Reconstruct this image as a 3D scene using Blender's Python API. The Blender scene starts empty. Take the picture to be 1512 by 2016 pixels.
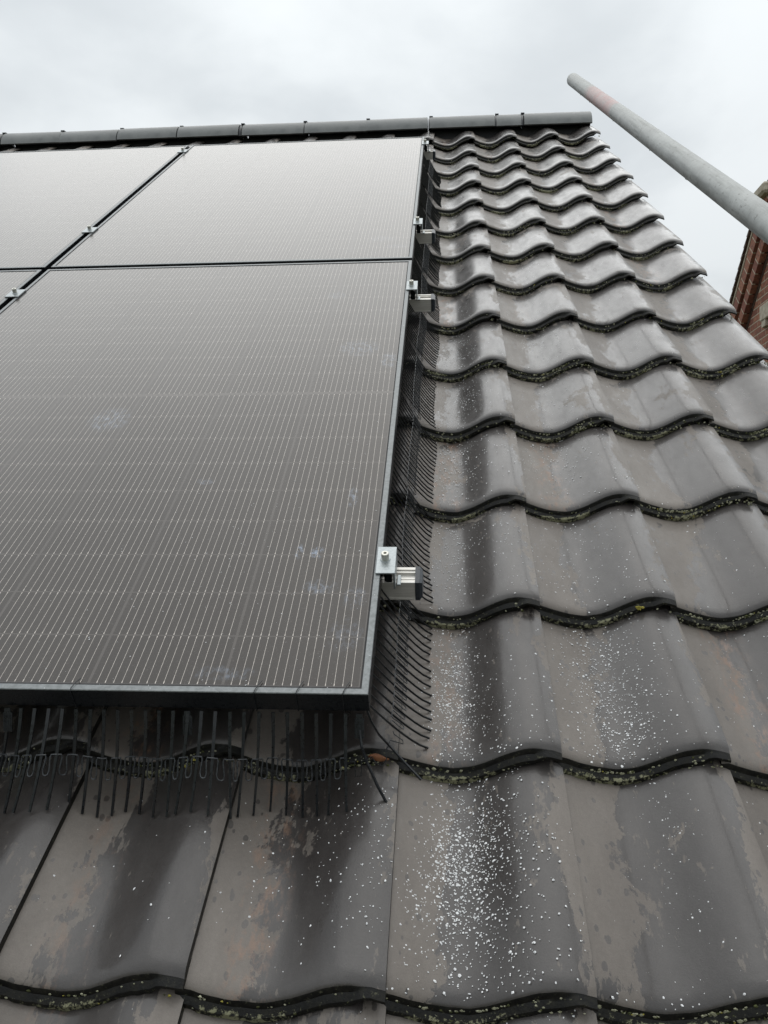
import bpy, math, random
from mathutils import Vector, Matrix, noise as mnoise
rnd = random.Random(7)
S = bpy.context.scene
# ------------------------------------------------------------------ camera, sky, sun, exposure
PITCH = math.radians(38.0)                      # slope of the tiled roof
CP, SP = math.cos(PITCH), math.sin(PITCH)
ROOF = Matrix(((1, 0, 0), (0, CP, -SP), (0, SP, CP)))   # roof axes (across, up the slope, outward) to world axes
def wp(u, v, w): return ROOF @ Vector((u, v, w))
CAM_C = (0.1022, -0.7260, 0.8096)
CAM_R = ((0.9970929, 0.0610661, -0.0455698), (-0.0016563, -0.5805601, -0.8142157), (-0.0761772, 0.8119241, -0.5787712))
FPX = 1608.63
cam = bpy.data.cameras.new('camera'); camo = bpy.data.objects.new('camera', cam); S.collection.objects.link(camo)
cam.sensor_fit = 'VERTICAL'; cam.sensor_height = 32; cam.lens = FPX / 2016 * 32
cam.clip_start = .02; cam.clip_end = 2000
ax = ROOF @ Vector(CAM_R[0]); ay = ROOF @ -Vector(CAM_R[1]); az = ROOF @ -Vector(CAM_R[2])
mc = Matrix((ax, ay, az)).transposed().to_4x4(); mc.translation = wp(*CAM_C); camo.matrix_world = mc
S.camera = camo
S.view_settings.view_transform = 'Standard'; S.view_settings.look = 'None'; S.view_settings.gamma = 1
S.view_settings.use_curve_mapping = False
S.view_settings.exposure = 0.32
W = bpy.data.worlds.new('World'); S.world = W; W.use_nodes = True
SUN_EL, SUN_ROT = math.radians(74), math.radians(8)

class NT:
    """short hand for building node trees"""
    def __init__(s, tree): s.t = tree; s.n = tree.nodes; s.l = tree.links
    def node(s, typ, **kw):
        n = s.n.new(typ)
        for k, v in kw.items(): setattr(n, k, v)
        return n
    def put(s, sock, v):
        if hasattr(v, 'is_linked') or isinstance(v, bpy.types.NodeSocket): s.l.new(v, sock)
        else: sock.default_value = v
    def m(s, op, a, b=None, c=None, clamp=False):
        n = s.node('ShaderNodeMath', operation=op, use_clamp=clamp); s.put(n.inputs[0], a)
        if b is not None: s.put(n.inputs[1], b)
        if c is not None: s.put(n.inputs[2], c)
        return n.outputs[0]
    def mix(s, f, a, b, mode='MIX'):
        n = s.node('ShaderNodeMix', data_type='RGBA', blend_type=mode)
        s.put(n.inputs[0], f)
        s.put(n.inputs[6], a if not isinstance(a, tuple) else (*a[:3], 1)); s.put(n.inputs[7], b if not isinstance(b, tuple) else (*b[:3], 1))
        return n.outputs[2]
    def ramp(s, v, lo, hi, a=0., b=1., smooth=False):
        n = s.node('ShaderNodeMapRange', interpolation_type='SMOOTHSTEP' if smooth else 'LINEAR')
        s.put(n.inputs[0], v); n.inputs[1].default_value = lo; n.inputs[2].default_value = hi
        n.inputs[3].default_value = a; n.inputs[4].default_value = b
        return n.outputs[0]
    def noise(s, vec, scale, detail=4, rough=.55, dist=0.):
        n = s.node('ShaderNodeTexNoise'); s.put(n.inputs['Vector'], vec)
        n.inputs['Scale'].default_value = scale; n.inputs['Detail'].default_value = detail
        n.inputs['Roughness'].default_value = rough; n.inputs['Distortion'].default_value = dist
        return n.outputs['Fac']
    def vmul(s, vec, k):
        n = s.node('ShaderNodeVectorMath', operation='MULTIPLY'); s.put(n.inputs[0], vec); n.inputs[1].default_value = k
        return n.outputs[0]
    def vadd(s, vec, k):
        n = s.node('ShaderNodeVectorMath', operation='ADD'); s.put(n.inputs[0], vec); s.put(n.inputs[1], k)
        return n.outputs[0]
    def xyz(s, vec):
        n = s.node('ShaderNodeSeparateXYZ'); s.put(n.inputs[0], vec); return n.outputs
    def comb(s, x, y, z):
        n = s.node('ShaderNodeCombineXYZ')
        for i, v in enumerate((x, y, z)): s.put(n.inputs[i], v)
        return n.outputs[0]
    def obj(s): return s.node('ShaderNodeTexCoord').outputs['Object']

def world():
    q = NT(W.node_tree); q.n.clear()
    sky = q.node('ShaderNodeTexSky', sky_type='NISHITA'); sky.sun_disc = False
    sky.sun_elevation = SUN_EL; sky.sun_rotation = SUN_ROT; sky.air_density = 1.0; sky.dust_density = 4.0
    d = q.node('ShaderNodeTexCoord').outputs['Generated']
    x, y, z = q.xyz(d)[:3]
    # overcast deck: noise laid out on a flat layer above, so it thins to long streaks near the horizon
    zz = q.m('ADD', q.m('MAXIMUM', z, 0.0), .28)
    p = q.comb(q.m('DIVIDE', x, zz), q.m('DIVIDE', y, zz), 7.7)
    n1 = q.noise(p, 1.15, 5, .5, .35); n2 = q.noise(p, 3.4, 5, .55, .2)
    n = q.m('ADD', q.m('MULTIPLY', n1, .72), q.m('MULTIPLY', n2, .28))
    c = q.ramp(n, .36, .56, 0, 1, True)
    up = q.ramp(z, 0., 1., .68, 1.38)                  # thin overcast: the zenith is about twice as bright as the horizon
    cloud = q.mix(c, (5.6, 5.95, 6.15), (7.45, 7.8, 7.92))
    sc = q.node('ShaderNodeVectorMath', operation='SCALE'); q.put(sc.inputs[0], cloud); q.put(sc.inputs[3], up)
    col = q.mix(.93, sky.outputs[0], sc.outputs[0])
    bg = q.node('ShaderNodeBackground'); q.put(bg.inputs[0], col); bg.inputs[1].default_value = .10
    out = q.node('ShaderNodeOutputWorld'); q.l.new(bg.outputs[0], out.inputs[0])
world()
sun = bpy.data.lights.new('sun', 'SUN'); sun.energy = .75; sun.angle = math.radians(80); sun.color = (1, .97, .93)
suno = bpy.data.objects.new('sun', sun); S.collection.objects.link(suno)
sd = Vector((math.sin(SUN_ROT) * math.cos(SUN_EL), math.cos(SUN_ROT) * math.cos(SUN_EL), math.sin(SUN_EL)))
suno.rotation_euler = sd.to_track_quat('Z', 'Y').to_euler(); suno.location = (0, 0, 20)

# ------------------------------------------------------------------ materials
def mat(name, col=(.5, .5, .5), rough=.5, metal=0., ior=1.5):
    m = bpy.data.materials.new(name); m.use_nodes = True; q = NT(m.node_tree)
    b = q.n['Principled BSDF']
    b.inputs['Base Color'].default_value = (*col, 1); b.inputs['Roughness'].default_value = rough
    b.inputs['Metallic'].default_value = metal; b.inputs['IOR'].default_value = ior
    return m, q, b
def bump(q, b, h, dist=.001, strength=1.):
    n = q.node('ShaderNodeBump'); n.inputs['Strength'].default_value = strength; n.inputs['Distance'].default_value = dist
    q.put(n.inputs['Height'], h); q.l.new(n.outputs[0], b.inputs['Normal'])
TW, TG = .2254, .3163                             # tile cover width and gauge
def tile_mat():
    m, q, b = mat('roof_tile_wet')
    o = q.obj(); x, y, z = q.xyz(o)[:3]
    info = q.node('ShaderNodeObjectInfo').outputs['Random']
    off = q.comb(q.m('MULTIPLY', info, 37.), q.m('MULTIPLY', info, 91.), q.m('MULTIPLY', info, 53.))
    p = q.vadd(o, off)
    # dry film: big sharp edged patches, mostly on the left slope and right lip of every tile
    s = q.m('DIVIDE', x, TW)
    left = q.ramp(s, .12, .48, 1., 0., True); right = q.ramp(s, .84, 1.0, 0., .62, True)
    big = q.m('ADD', q.noise(q.vmul(p, (9., 5.5, 9.)), 1., 9, .70, .3), q.m('MULTIPLY', q.m('SUBTRACT', q.noise(q.vmul(p, (70., 9., 70.)), 1., 4, .6), .5), .12))
    head = q.ramp(y, .0, .30, -.03, .04)
    v = q.m('ADD', q.m('ADD', big, q.m('MULTIPLY', q.m('MAXIMUM', left, right), .26)), head)
    dry = q.ramp(v, .625, .640)
    fine = q.noise(q.vmul(p, (85., 30., 85.)), 1., 4, .6)
    v2 = q.m('ADD', q.m('MULTIPLY', fine, .5), q.m('MULTIPLY', v, .5))
    dry2 = q.ramp(v2, .585, .61)                   # flaky speckle at the rims of the dry film
    dryf = q.m('MAXIMUM', dry, q.m('MULTIPLY', dry2, .75))
    # damp blots inside the film
    vo = q.node('ShaderNodeTexVoronoi'); q.put(vo.inputs['Vector'], q.vadd(q.vmul(p, (1., .62, 1.)), q.comb(q.m('MULTIPLY', fine, .012), 0., 0.)))
    vo.inputs['Scale'].default_value = 62.
    blot = q.ramp(q.m('ADD', vo.outputs['Distance'], q.m('MULTIPLY', q.noise(p, 24., 2), .55)), .43, .47, 1., 0.)
    dryf = q.m('MULTIPLY', dryf, q.m('SUBTRACT', 1., q.m('MULTIPLY', blot, .75)))
    tone = q.noise(q.vmul(p, (7., 3., 7.)), 1., 5, .6)
    wet = q.mix(q.ramp(tone, .35, .65), (.038, .033, .031), (.064, .058, .055))
    dcol = q.mix(q.ramp(tone, .3, .7), (.118, .102, .089), (.182, .160, .140))
    col = q.mix(dryf, wet, dcol)
    # rust coloured wear beside the film edge
    rz = q.m('MULTIPLY', q.ramp(s, .10, .24, 0., 1., True), q.ramp(s, .30, .50, 1., 0., True))
    rn = q.m('MULTIPLY', q.ramp(q.noise(q.vmul(p, (60., 26., 60.)), 1., 7, .75), .50, .62), rz)
    rgate = q.ramp(q.noise(off, 1.7, 0), .56, .68)
    rust = q.m('MULTIPLY', q.m('MULTIPLY', rn, rgate), .6)
    col = q.mix(rust, col, (.25, .150, .100))
    gr = q.noise(p, 700., 2, .6); g2 = q.noise(p, 150., 5, .7)
    col = q.mix(1., col, q.comb(*[q.m('ADD', q.m('ADD', .56, q.m('MULTIPLY', info, .16)), q.m('ADD', q.m('MULTIPLY', gr, .40), q.m('MULTIPLY', g2, .40)))] * 3), 'MULTIPLY')
    q.put(b.inputs['Base Color'], col)
    film = q.noise(q.vmul(p, (38., 15., 38.)), 1., 5, .7)
    r = q.m('ADD', q.m('ADD', .27, q.m('MULTIPLY', dryf, .16)), q.m('MULTIPLY', q.ramp(film, .35, .7), .16))
    q.put(b.inputs['Roughness'], r)
    b.inputs['IOR'].default_value = 1.45; b.inputs['Coat IOR'].default_value = 1.33
    q.put(b.inputs['Coat Weight'], q.m('SUBTRACT', .80, q.m('MULTIPLY', dryf, .60))); q.put(b.inputs['Coat Roughness'], q.m('ADD', .10, q.m('MULTIPLY', q.ramp(film, .35, .7), .18)))
    h = q.m('ADD', q.m('MULTIPLY', q.noise(p, 380., 4, .7), .8), q.m('ADD', q.m('MULTIPLY', dryf, .25), q.m('MULTIPLY', q.noise(p, 34., 3, .5), 1.2)))
    bump(q, b, h, .0007, .55)
    # second material: the nose, far darker than the tile top, pale lichen low down
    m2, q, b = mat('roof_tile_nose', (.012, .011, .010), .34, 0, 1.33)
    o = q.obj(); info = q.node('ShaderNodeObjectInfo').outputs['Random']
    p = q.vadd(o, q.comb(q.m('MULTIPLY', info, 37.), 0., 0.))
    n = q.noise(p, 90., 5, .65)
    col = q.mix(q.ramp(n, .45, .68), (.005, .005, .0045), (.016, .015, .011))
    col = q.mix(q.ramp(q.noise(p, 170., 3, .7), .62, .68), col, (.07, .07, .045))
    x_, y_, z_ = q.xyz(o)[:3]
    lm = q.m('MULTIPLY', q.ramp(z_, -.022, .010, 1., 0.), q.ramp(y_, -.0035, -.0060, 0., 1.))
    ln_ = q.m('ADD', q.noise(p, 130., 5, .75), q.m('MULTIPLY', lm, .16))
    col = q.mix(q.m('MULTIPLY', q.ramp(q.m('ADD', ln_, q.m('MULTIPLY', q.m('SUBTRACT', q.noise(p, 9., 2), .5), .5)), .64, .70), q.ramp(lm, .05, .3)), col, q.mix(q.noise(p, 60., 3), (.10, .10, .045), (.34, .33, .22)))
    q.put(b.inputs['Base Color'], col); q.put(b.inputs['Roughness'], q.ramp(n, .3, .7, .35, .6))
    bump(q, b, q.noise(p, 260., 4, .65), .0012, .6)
    return m, m2
M_TILE, M_NOSE = tile_mat()

CW = (1.134 - .024) / 6
def glass_mat(H, marks, name):
    m, q, b = mat(name)
    o = q.obj(); x, y, z = q.xyz(o)[:3]
    c = q.m('DIVIDE', q.m('SUBTRACT', q.m('MULTIPLY', x, -1.), .012), CW)
    fx = q.m('FRACT', c)
    edge = q.m('MINIMUM', fx, q.m('SUBTRACT', 1., fx))
    colgap = q.m('LESS_THAN', edge, .011)
    rh = (H / 2 - .018) / 9
    yh = q.m('SUBTRACT', q.m('ABSOLUTE', q.m('SUBTRACT', y, H / 2)), .0045)      # mirrored about the middle
    ry = q.m('DIVIDE', yh, rh); fy = q.m('FRACT', ry)
    rowedge = q.m('MINIMUM', fy, q.m('SUBTRACT', 1., fy))
    rowgap = q.m('LESS_THAN', rowedge, .012)
    mid = q.m('LESS_THAN', yh, 0.)
    border = q.m('MAXIMUM', q.m('GREATER_THAN', ry, 8.99), q.m('MAXIMUM', q.m('LESS_THAN', c, 0.), q.m('GREATER_THAN', c, 6.)))
    off = q.m('MAXIMUM', q.m('MAXIMUM', colgap, rowgap), q.m('MAXIMUM', mid, border))
    fb = q.m('ADD', q.m('ABSOLUTE', q.m('SUBTRACT', q.m('FRACT', q.m('ADD', q.m('MULTIPLY', fx, 16.), .5)), .5)), q.m('LESS_THAN', edge, .03))   # fifteen wires in every cell
    pad = q.m('LESS_THAN', rowedge, .055)
    wid = q.m('ADD', .026, q.m('MULTIPLY', pad, .026))
    bus = q.m('MULTIPLY', q.m('LESS_THAN', fb, wid), q.m('SUBTRACT', 1., off))
    tone = q.noise(o, 2.2, 3)
    cell = q.mix(tone, (.0050, .0032, .0028), (.0085, .0060, .0050))
    col = q.mix(off, cell, (.056, .050, .047))
    col = q.mix(border, col, (.016, .016, .020))
    busn = q.ramp(q.noise(o, 260., 2), .3, .7, .6, 1.)
    col = q.mix(q.m('MULTIPLY', bus, busn), col, (.66, .61, .56))
    # dried dust and smears on the glass
    d1 = q.ramp(q.noise(o, 330., 3, .7), .60, .72, 0., .30)
    d2 = q.ramp(q.noise(q.vmul(o, (5., 2., 1.)), 1., 4, .6), .3, .8, .004, .022)
    dust = q.m('ADD', d2, q.m('MULTIPLY', d1, .5))
    col = q.mix(dust, col, (.36, .34, .32))
    sm = None
    for (mx, my, sx, sy, k) in marks:
        dx = q.m('DIVIDE', q.m('SUBTRACT', x, mx), sx); dy = q.m('DIVIDE', q.m('SUBTRACT', y, my), sy)
        e = q.m('SUBTRACT', 1., q.m('ADD', q.m('MULTIPLY', dx, dx), q.m('MULTIPLY', dy, dy)))
        e = q.m('MULTIPLY', q.ramp(e, 0., .8), k)
        sm = e if sm is None else q.m('MAXIMUM', sm, e)
    if sm is not None:
        sn = q.ramp(q.noise(q.vmul(o, (110., 55., 1.)), 1., 6, .8), .47, .62)
        col = q.mix(q.m('MULTIPLY', sm, sn), col, (.26, .32, .42))
    q.put(b.inputs['Base Color'], col)
    b.inputs['Roughness'].default_value = .20; b.inputs['IOR'].default_value = 1.42
    b.inputs['Coat Weight'].default_value = .4; b.inputs['Coat Roughness'].default_value = .16; b.inputs['Coat Tint'].default_value = (1, .98, .95, 1); b.inputs['Specular Tint'].default_value = (1, .95, .91, 1); b.inputs['Sheen Roughness'].default_value = .4; b.inputs['Sheen Tint'].default_value = (.9, .88, .85, 1)
    bump(q, b, q.noise(o, 900., 2), .0002, .3)
    return m

def simple(name, c1, c2, scale=30., rough=(.35, .6), metal=0., bmp=0., stretch=(1, 1, 1), ior=1.5, lo=.35, hi=.65):
    m, q, b = mat(name, c1, rough[0], metal, ior)
    o = q.vmul(q.obj(), stretch); n = q.noise(o, scale, 5, .6)
    q.put(b.inputs['Base Color'], q.mix(q.ramp(n, lo, hi), c1, c2)); q.put(b.inputs['Roughness'], q.ramp(n, .3, .7, *rough))
    if bmp: bump(q, b, q.noise(o, scale * 3, 4), bmp, .6)
    return m
M_FRAME = simple('anodised_black_frame', (.005, .006, .008), (.010, .012, .014), 160., (.22, .40), 0, 0, ior=1.4)
M_LIP = simple('frame_lip', (.14, .152, .155), (.235, .25, .255), 130., (.30, .5), .35, .0003, ior=1.6)  # paler than the black frame: sky reflection put into the lip's colour
M_ALU = simple('rail_aluminium', (.62, .60, .56), (.74, .72, .68), 40., (.36, .48), .45, 0, (1, 12, 12))
M_PLATE = simple('clamp_aluminium', (.32, .35, .36), (.44, .47, .48), 260., (.34, .5), .8, .0002)
M_STEEL = simple('stainless_bolt', (.50, .50, .46), (.66, .65, .58), 90., (.25, .4), .8)
M_PLAST = simple('black_plastic', (.007, .008, .010), (.016, .019, .022), 200., (.24, .38), 0, 0, ior=1.5)
M_WIRE = simple('link_wire_plastic', (.030, .033, .037), (.055, .060, .066), 200., (.22, .35))
M_CAP = simple('grey_end_cap', (.018, .024, .032), (.035, .042, .050), 200., (.25, .4))
M_RIDGE = simple('ridge_tile_grey', (.135, .142, .142), (.19, .198, .195), 18., (.32, .5), 0, .0006)
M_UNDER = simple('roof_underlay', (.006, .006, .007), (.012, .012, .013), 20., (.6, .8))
M_LICH = simple('lichen_crust', (.26, .26, .16), (.55, .54, .40), 260., (.8, .95), 0, .001)
M_LICH2 = simple('yellow_lichen', (.42, .36, .06), (.60, .52, .12), 160., (.8, .95), 0, .001)
M_MOSS = simple('dark_moss', (.045, .050, .018), (.12, .13, .045), 200., (.8, .95), 0, .001)
M_FLAKE = simple('white_flake', (.76, .77, .78), (.92, .92, .92), 60., (.35, .6))
M_LEAF = simple('dead_leaf', (.16, .06, .025), (.24, .10, .04), 120., (.5, .7))
M_BRICKW = simple('house_brickwork', (.20, .075, .05), (.30, .12, .08), 9., (.7, .9), 0, .003)
M_GROUND = simple('ground_grass', (.045, .065, .025), (.085, .095, .045), .6, (.85, .95), 0, .02)
M_ROAD = simple('asphalt', (.045, .045, .047), (.060, .060, .062), 3., (.6, .8), 0, .004)
M_STONE = simple('stone_lintel', (.30, .26, .20), (.46, .42, .34), 14., (.75, .9), 0, .004)
M_MORTAR = simple('pale_mortar', (.34, .29, .22), (.50, .43, .34), 20., (.8, .95), 0, .004)
M_RECESS = simple('recess_shade_brick', (.035, .018, .012), (.07, .035, .025), 12., (.7, .9))  # brick brown darkened for the shade in the recesses
M_PAINT = simple('white_window_paint', (.72, .74, .75), (.80, .81, .81), 6., (.35, .5))
M_PLAIN = simple('plain_clay_tile', (.055, .035, .028), (.11, .07, .05), 12., (.6, .8), 0, .003)
def brick_mat():
    m, q, b = mat('red_brick')
    o = q.obj(); info = q.node('ShaderNodeObjectInfo').outputs['Random']
    p = q.vadd(o, q.comb(q.m('MULTIPLY', info, 41.), q.m('MULTIPLY', info, 17.), 0.))
    base = q.mix(info, (.20, .065, .042), (.36, .15, .085))
    n = q.noise(p, 26., 5, .65)
    q.put(b.inputs['Base Color'], q.mix(q.ramp(n, .4, .68), base, (.11, .05, .038)))
    b.inputs['Roughness'].default_value = .85
    bump(q, b, q.noise(p, 70., 4), .003, .6); return m
M_BRICK = brick_mat()
def tube_mat():
    m, q, b = mat('galvanised_tube')
    o = q.obj(); x, y, z = q.xyz(o)[:3]
    n = q.noise(o, 17., 6, .68); st = q.noise(q.vmul(o, (90., 90., 5.)), 1., 4, .65)
    col = q.mix(q.ramp(n, .35, .66), (.25, .262, .255), (.43, .445, .435))
    col = q.mix(q.ramp(st, .50, .66, 0., .5), col, (.16, .17, .16))
    sp = q.ramp(q.noise(o, 120., 3, .7), .60, .66, 0., .6); col = q.mix(sp, col, (.10, .10, .09))
    # band of worn red paint near the far end (the tube runs along local z from its far end)
    bn = q.m('ADD', z, q.m('MULTIPLY', q.noise(o, 28., 4, .7), .08))
    band = q.m('MULTIPLY', q.ramp(bn, .46, .56), q.ramp(bn, .94, .98, 1., 0.))
    band = q.m('MULTIPLY', band, q.ramp(q.noise(o, 34., 4, .7), .30, .62, .25, .95))
    col = q.mix(band, col, (.44, .29, .28))
    q.put(b.inputs['Base Color'], col); b.inputs['Metallic'].default_value = .25
    q.put(b.inputs['Roughness'], q.ramp(n, .3, .7, .42, .62)); bump(q, b, q.noise(o, 90., 5, .7), .0008, .5); return m
M_TUBE = tube_mat()
M_GLASSW = mat('window_glass', (.04, .05, .055), .06)[0]

# ------------------------------------------------------------------ mesh helpers
COL = S.collection
class MB:
    def __init__(s): s.v = []; s.f = []; s.mi = []; s.sm = []
    def add(s, vs, fs, mi=0, smooth=False):
        b = len(s.v); s.v += [tuple(p) for p in vs]
        for f in fs: s.f.append(tuple(b + i for i in f)); s.mi.append(mi); s.sm.append(smooth)
    def box(s, a, c, bev=0., mi=0):
        (x0, y0, z0), (x1, y1, z1) = a, c
        if bev <= 0:
            vs = [(x, y, z) for x in (x0, x1) for y in (y0, y1) for z in (z0, z1)]
            s.add(vs, [(0, 1, 3, 2), (4, 6, 7, 5), (0, 4, 5, 1), (2, 3, 7, 6), (0, 2, 6, 4), (1, 5, 7, 3)], mi); return
        r = bev; P = []
        # chamfered box: each corner has three points
        def pt(i, j, k, axis):
            x = (x0, x1)[i] + (0 if axis == 0 else (r, -r)[i]); y = (y0, y1)[j] + (0 if axis == 1 else (r, -r)[j]); z = (z0, z1)[k] + (0 if axis == 2 else (r, -r)[k])
            return (x, y, z)
        idx = {}
        for i in (0, 1):
            for j in (0, 1):
                for k in (0, 1):
                    for a_ in (0, 1, 2): idx[(i, j, k, a_)] = len(P); P.append(pt(i, j, k, a_))
        F = []
        for k in (0, 1): F.append([idx[(0, 0, k, 2)], idx[(1, 0, k, 2)], idx[(1, 1, k, 2)], idx[(0, 1, k, 2)]][::(1 if k else -1)])
        for j in (0, 1): F.append([idx[(0, j, 0, 1)], idx[(1, j, 0, 1)], idx[(1, j, 1, 1)], idx[(0, j, 1, 1)]][::(-1 if j else 1)])
        for i in (0, 1): F.append([idx[(i, 0, 0, 0)], idx[(i, 1, 0, 0)], idx[(i, 1, 1, 0)], idx[(i, 0, 1, 0)]][::(1 if i else -1)])
        for i in (0, 1):
            for j in (0, 1): F.append([idx[(i, j, 0, 0)], idx[(i, j, 1, 0)], idx[(i, j, 1, 1)], idx[(i, j, 0, 1)]])
            for k in (0, 1): F.append([idx[(i, 0, k, 0)], idx[(i, 1, k, 0)], idx[(i, 1, k, 2)], idx[(i, 0, k, 2)]])
        for j in (0, 1):
            for k in (0, 1): F.append([idx[(0, j, k, 1)], idx[(1, j, k, 1)], idx[(1, j, k, 2)], idx[(0, j, k, 2)]])
        for i in (0, 1):
            for j in (0, 1):
                for k in (0, 1): F.append([idx[(i, j, k, 0)], idx[(i, j, k, 1)], idx[(i, j, k, 2)]])
        s.add(P, F, mi)
    def tube(s, pts, r, n=6, mi=0, smooth=True, flat=None, r1=None, taper=1.):
        """sweep along pts; flat=(half width, half height) makes a strip section"""
        pts = [Vector(p) for p in pts]; rings = []
        up = Vector((0.13, .21, 1)).normalized()
        for i, p in enumerate(pts):
            d = (pts[min(i + 1, len(pts) - 1)] - pts[max(i - 1, 0)]).normalized()
            a = d.cross(up); a = a.normalized() if a.length > 1e-4 else d.orthogonal().normalized(); b = a.cross(d).normalized()
            rr = r if r1 is None else r + (r1 - r) * i / (len(pts) - 1)
            ring = []
            for k in range(n):
                t = 2 * math.pi * (k + .5) / n
                if flat: ring.append(p + a * (flat[0] * (1 + (taper - 1) * i / (len(pts) - 1)) * (1 if math.cos(t) > 0 else -1)) + b * (flat[1] * (1 if math.sin(t) > 0 else -1)))
                else: ring.append(p + a * rr * math.cos(t) + b * rr * math.sin(t))
            rings.append(ring)
        vs = [q for rg in rings for q in rg]; fs = []
        for i in range(len(pts) - 1):
            for k in range(n): fs.append((i * n + k, i * n + (k + 1) % n, (i + 1) * n + (k + 1) % n, (i + 1) * n + k))
        fs.append(tuple(range(n))[::-1]); fs.append(tuple((len(pts) - 1) * n + k for k in range(n)))
        s.add(vs, fs, mi, smooth)
    def cyl(s, c, r, h, n=16, mi=0, inner=None, depth=None):
        """upright cylinder from c, optional socket of radius inner and depth"""
        cx, cy, cz = c; P = []; F = []
        prof = [(r, 0), (r, h - r * .15), (r * .88, h)]
        if inner: prof += [(inner, h), (inner, h - depth)]
        for (rr, z) in prof: P += [(cx + rr * math.cos(2 * math.pi * k / n), cy + rr * math.sin(2 * math.pi * k / n), cz + z) for k in range(n)]
        for j in range(len(prof) - 1):
            for k in range(n): F.append((j * n + k, j * n + (k + 1) % n, (j + 1) * n + (k + 1) % n, (j + 1) * n + k))
        F.append(tuple(range(n))[::-1]); F.append(tuple((len(prof) - 1) * n + k for k in range(n)))
        s.add(P, F, mi)
    def mesh(s, name, mats, sharp=38.):
        me = bpy.data.meshes.new(name); me.from_pydata(s.v, [], s.f)
        for m in (mats if isinstance(mats, (list, tuple)) else [mats]): me.materials.append(m)
        for i, p in enumerate(me.polygons): p.material_index = s.mi[i]; p.use_smooth = s.sm[i]
        import bmesh
        bm = bmesh.new(); bm.from_mesh(me); bmesh.ops.recalc_face_normals(bm, faces=bm.faces)
        if any(s.sm):
            lim = math.radians(sharp)
            for e in bm.edges:
                if len(e.link_faces) == 2 and e.calc_face_angle(0) > lim: e.smooth = False
        bm.to_mesh(me); bm.free(); return me
    def build(s, name, mats, parent=None, **kw):
        return link(name, s.mesh(name, mats), parent, **kw)
def link(name, data, parent=None, loc=None, rot=None, label=None, kind=None):
    o = bpy.data.objects.new(name, data); COL.objects.link(o)
    if parent is not None: o.parent = parent
    if loc is not None: o.location = loc
    if rot is not None: o.rotation_euler = rot
    if label: o['label'] = label
    if kind: o['kind'] = kind
    return o
def tag(o, label, cat=None, group=None, kind=None):
    if label: o['label'] = label
    if cat: o['category'] = cat
    if group: o['group'] = group
    if kind: o['kind'] = kind
    return o
def thing(name, label, cat, origin=(0, 0, 0), group=None, onroof=True):
    """an Empty at the thing's base; on the roof its axes are across, up the slope, outward"""
    o = bpy.data.objects.new(name, None); COL.objects.link(o)
    o.location = wp(*origin) if onroof else Vector(origin)
    if onroof: o.rotation_euler = (PITCH, 0, 0)
    o.empty_display_size = .1
    return tag(o, label, cat, group)

# ------------------------------------------------------------------ ground
GZ = -5.6
g = MB(); g.box((-400, -400, GZ - .5), (400, 400, GZ)); tag(g.build('ground', M_GROUND), None, kind='structure')
g = MB(); g.box((-400, -16, GZ + .002), (400, -9, GZ + .006)); tag(g.build('road', M_ROAD), None, kind='structure')
g = MB(); g.box((-400, -9, GZ - .1), (400, -7, GZ + .12)); tag(g.build('pavement', M_STONE), None, kind='structure')

# ------------------------------------------------------------------ the house and its tiled roof
U0, V0 = .2612, 4.1196
def corner_w(u, v): return -.12 + .0017 * u - .0037 * v
TILT = -.0300 / TG
CREST, LIPZ = .041, .033
def prof(s):
    """height of a tile's top surface above its trough, s from its left edge"""
    s = s / TW
    if s < 0: s = 0.
    if s < .36: return .038 * .5 * (1 + math.cos(math.pi * (s + .3) / .66))
    if s < .84: return CREST * .5 * (1 - math.cos(math.pi * (s - .36) / .48))
    return CREST - (CREST - LIPZ) * ((s - .84) / .16) ** 2
K0, K1 = 0, 16                                    # courses, counted down from the ridge
C_LEFT, C_RIGHT = -14, 3
def surf(u, v):
    c = (u - U0) / TW
    ci = math.floor(c); s = (c - ci) * TW
    k = math.ceil((V0 - v) / TG - 1e-9); vk = V0 - k * TG
    return corner_w(u, vk) - LIPZ + prof(s) + TILT * (v - vk)
def tile_mesh(seed):
    r = random.Random(seed); b = MB(); L = TG + .055; n = 30
    ss = [-.010] + [TW * i / n for i in range(n + 1)]
    V = []; ring = 0
    for i, s in enumerate(ss):
        z = prof(s); q = s / TW
        rag = .0016 * mnoise.noise(Vector((s * 95, seed * 5.7, 4))) + .001 * mnoise.noise(Vector((s * 260, seed, 1)))
        t = .027 if q < .84 else .027 - .013 * min(1, (q - .84) / .05)
        if i == 0: z -= .001
        chip = .0012 * mnoise.noise(Vector((s * 60, seed * 3.1, 0)))
        lip = min(.009, .5 * t); e = chip
        pr = [(L, 0), (.2, 0), (.1, 0), (.04, 0), (.020, -.0003), (.011, -.0013), (.005, -.0035), (.0012 + e, -.0065), (e, -lip),
              (e - .0015, -.54 * t), (-.0045 + e + rag, -.60 * t), (-.0088 + e + rag, -.72 * t), (-.0092 + e + rag, -t), (.022, -t), (.030, -.0105), (L, -.0105)]
        ring = len(pr); V += [(s, y, z + d) for y, d in pr]
    F = []; MI = []; SM = []
    m = len(ss)
    for i in range(m - 1):
        for j in range(ring):
            j2 = (j + 1) % ring
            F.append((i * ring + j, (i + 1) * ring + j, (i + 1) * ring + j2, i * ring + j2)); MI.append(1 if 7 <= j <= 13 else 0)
    F.append(tuple(range(ring))); MI.append(1); F.append(tuple((m - 1) * ring + j for j in range(ring))[::-1]); MI.append(1)
    b.v = V; b.f = F; b.mi = MI; b.sm = [True] * (len(F) - 2) + [False, False]
    return b.mesh('roof_tile', [M_TILE, M_NOSE], 42)
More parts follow.
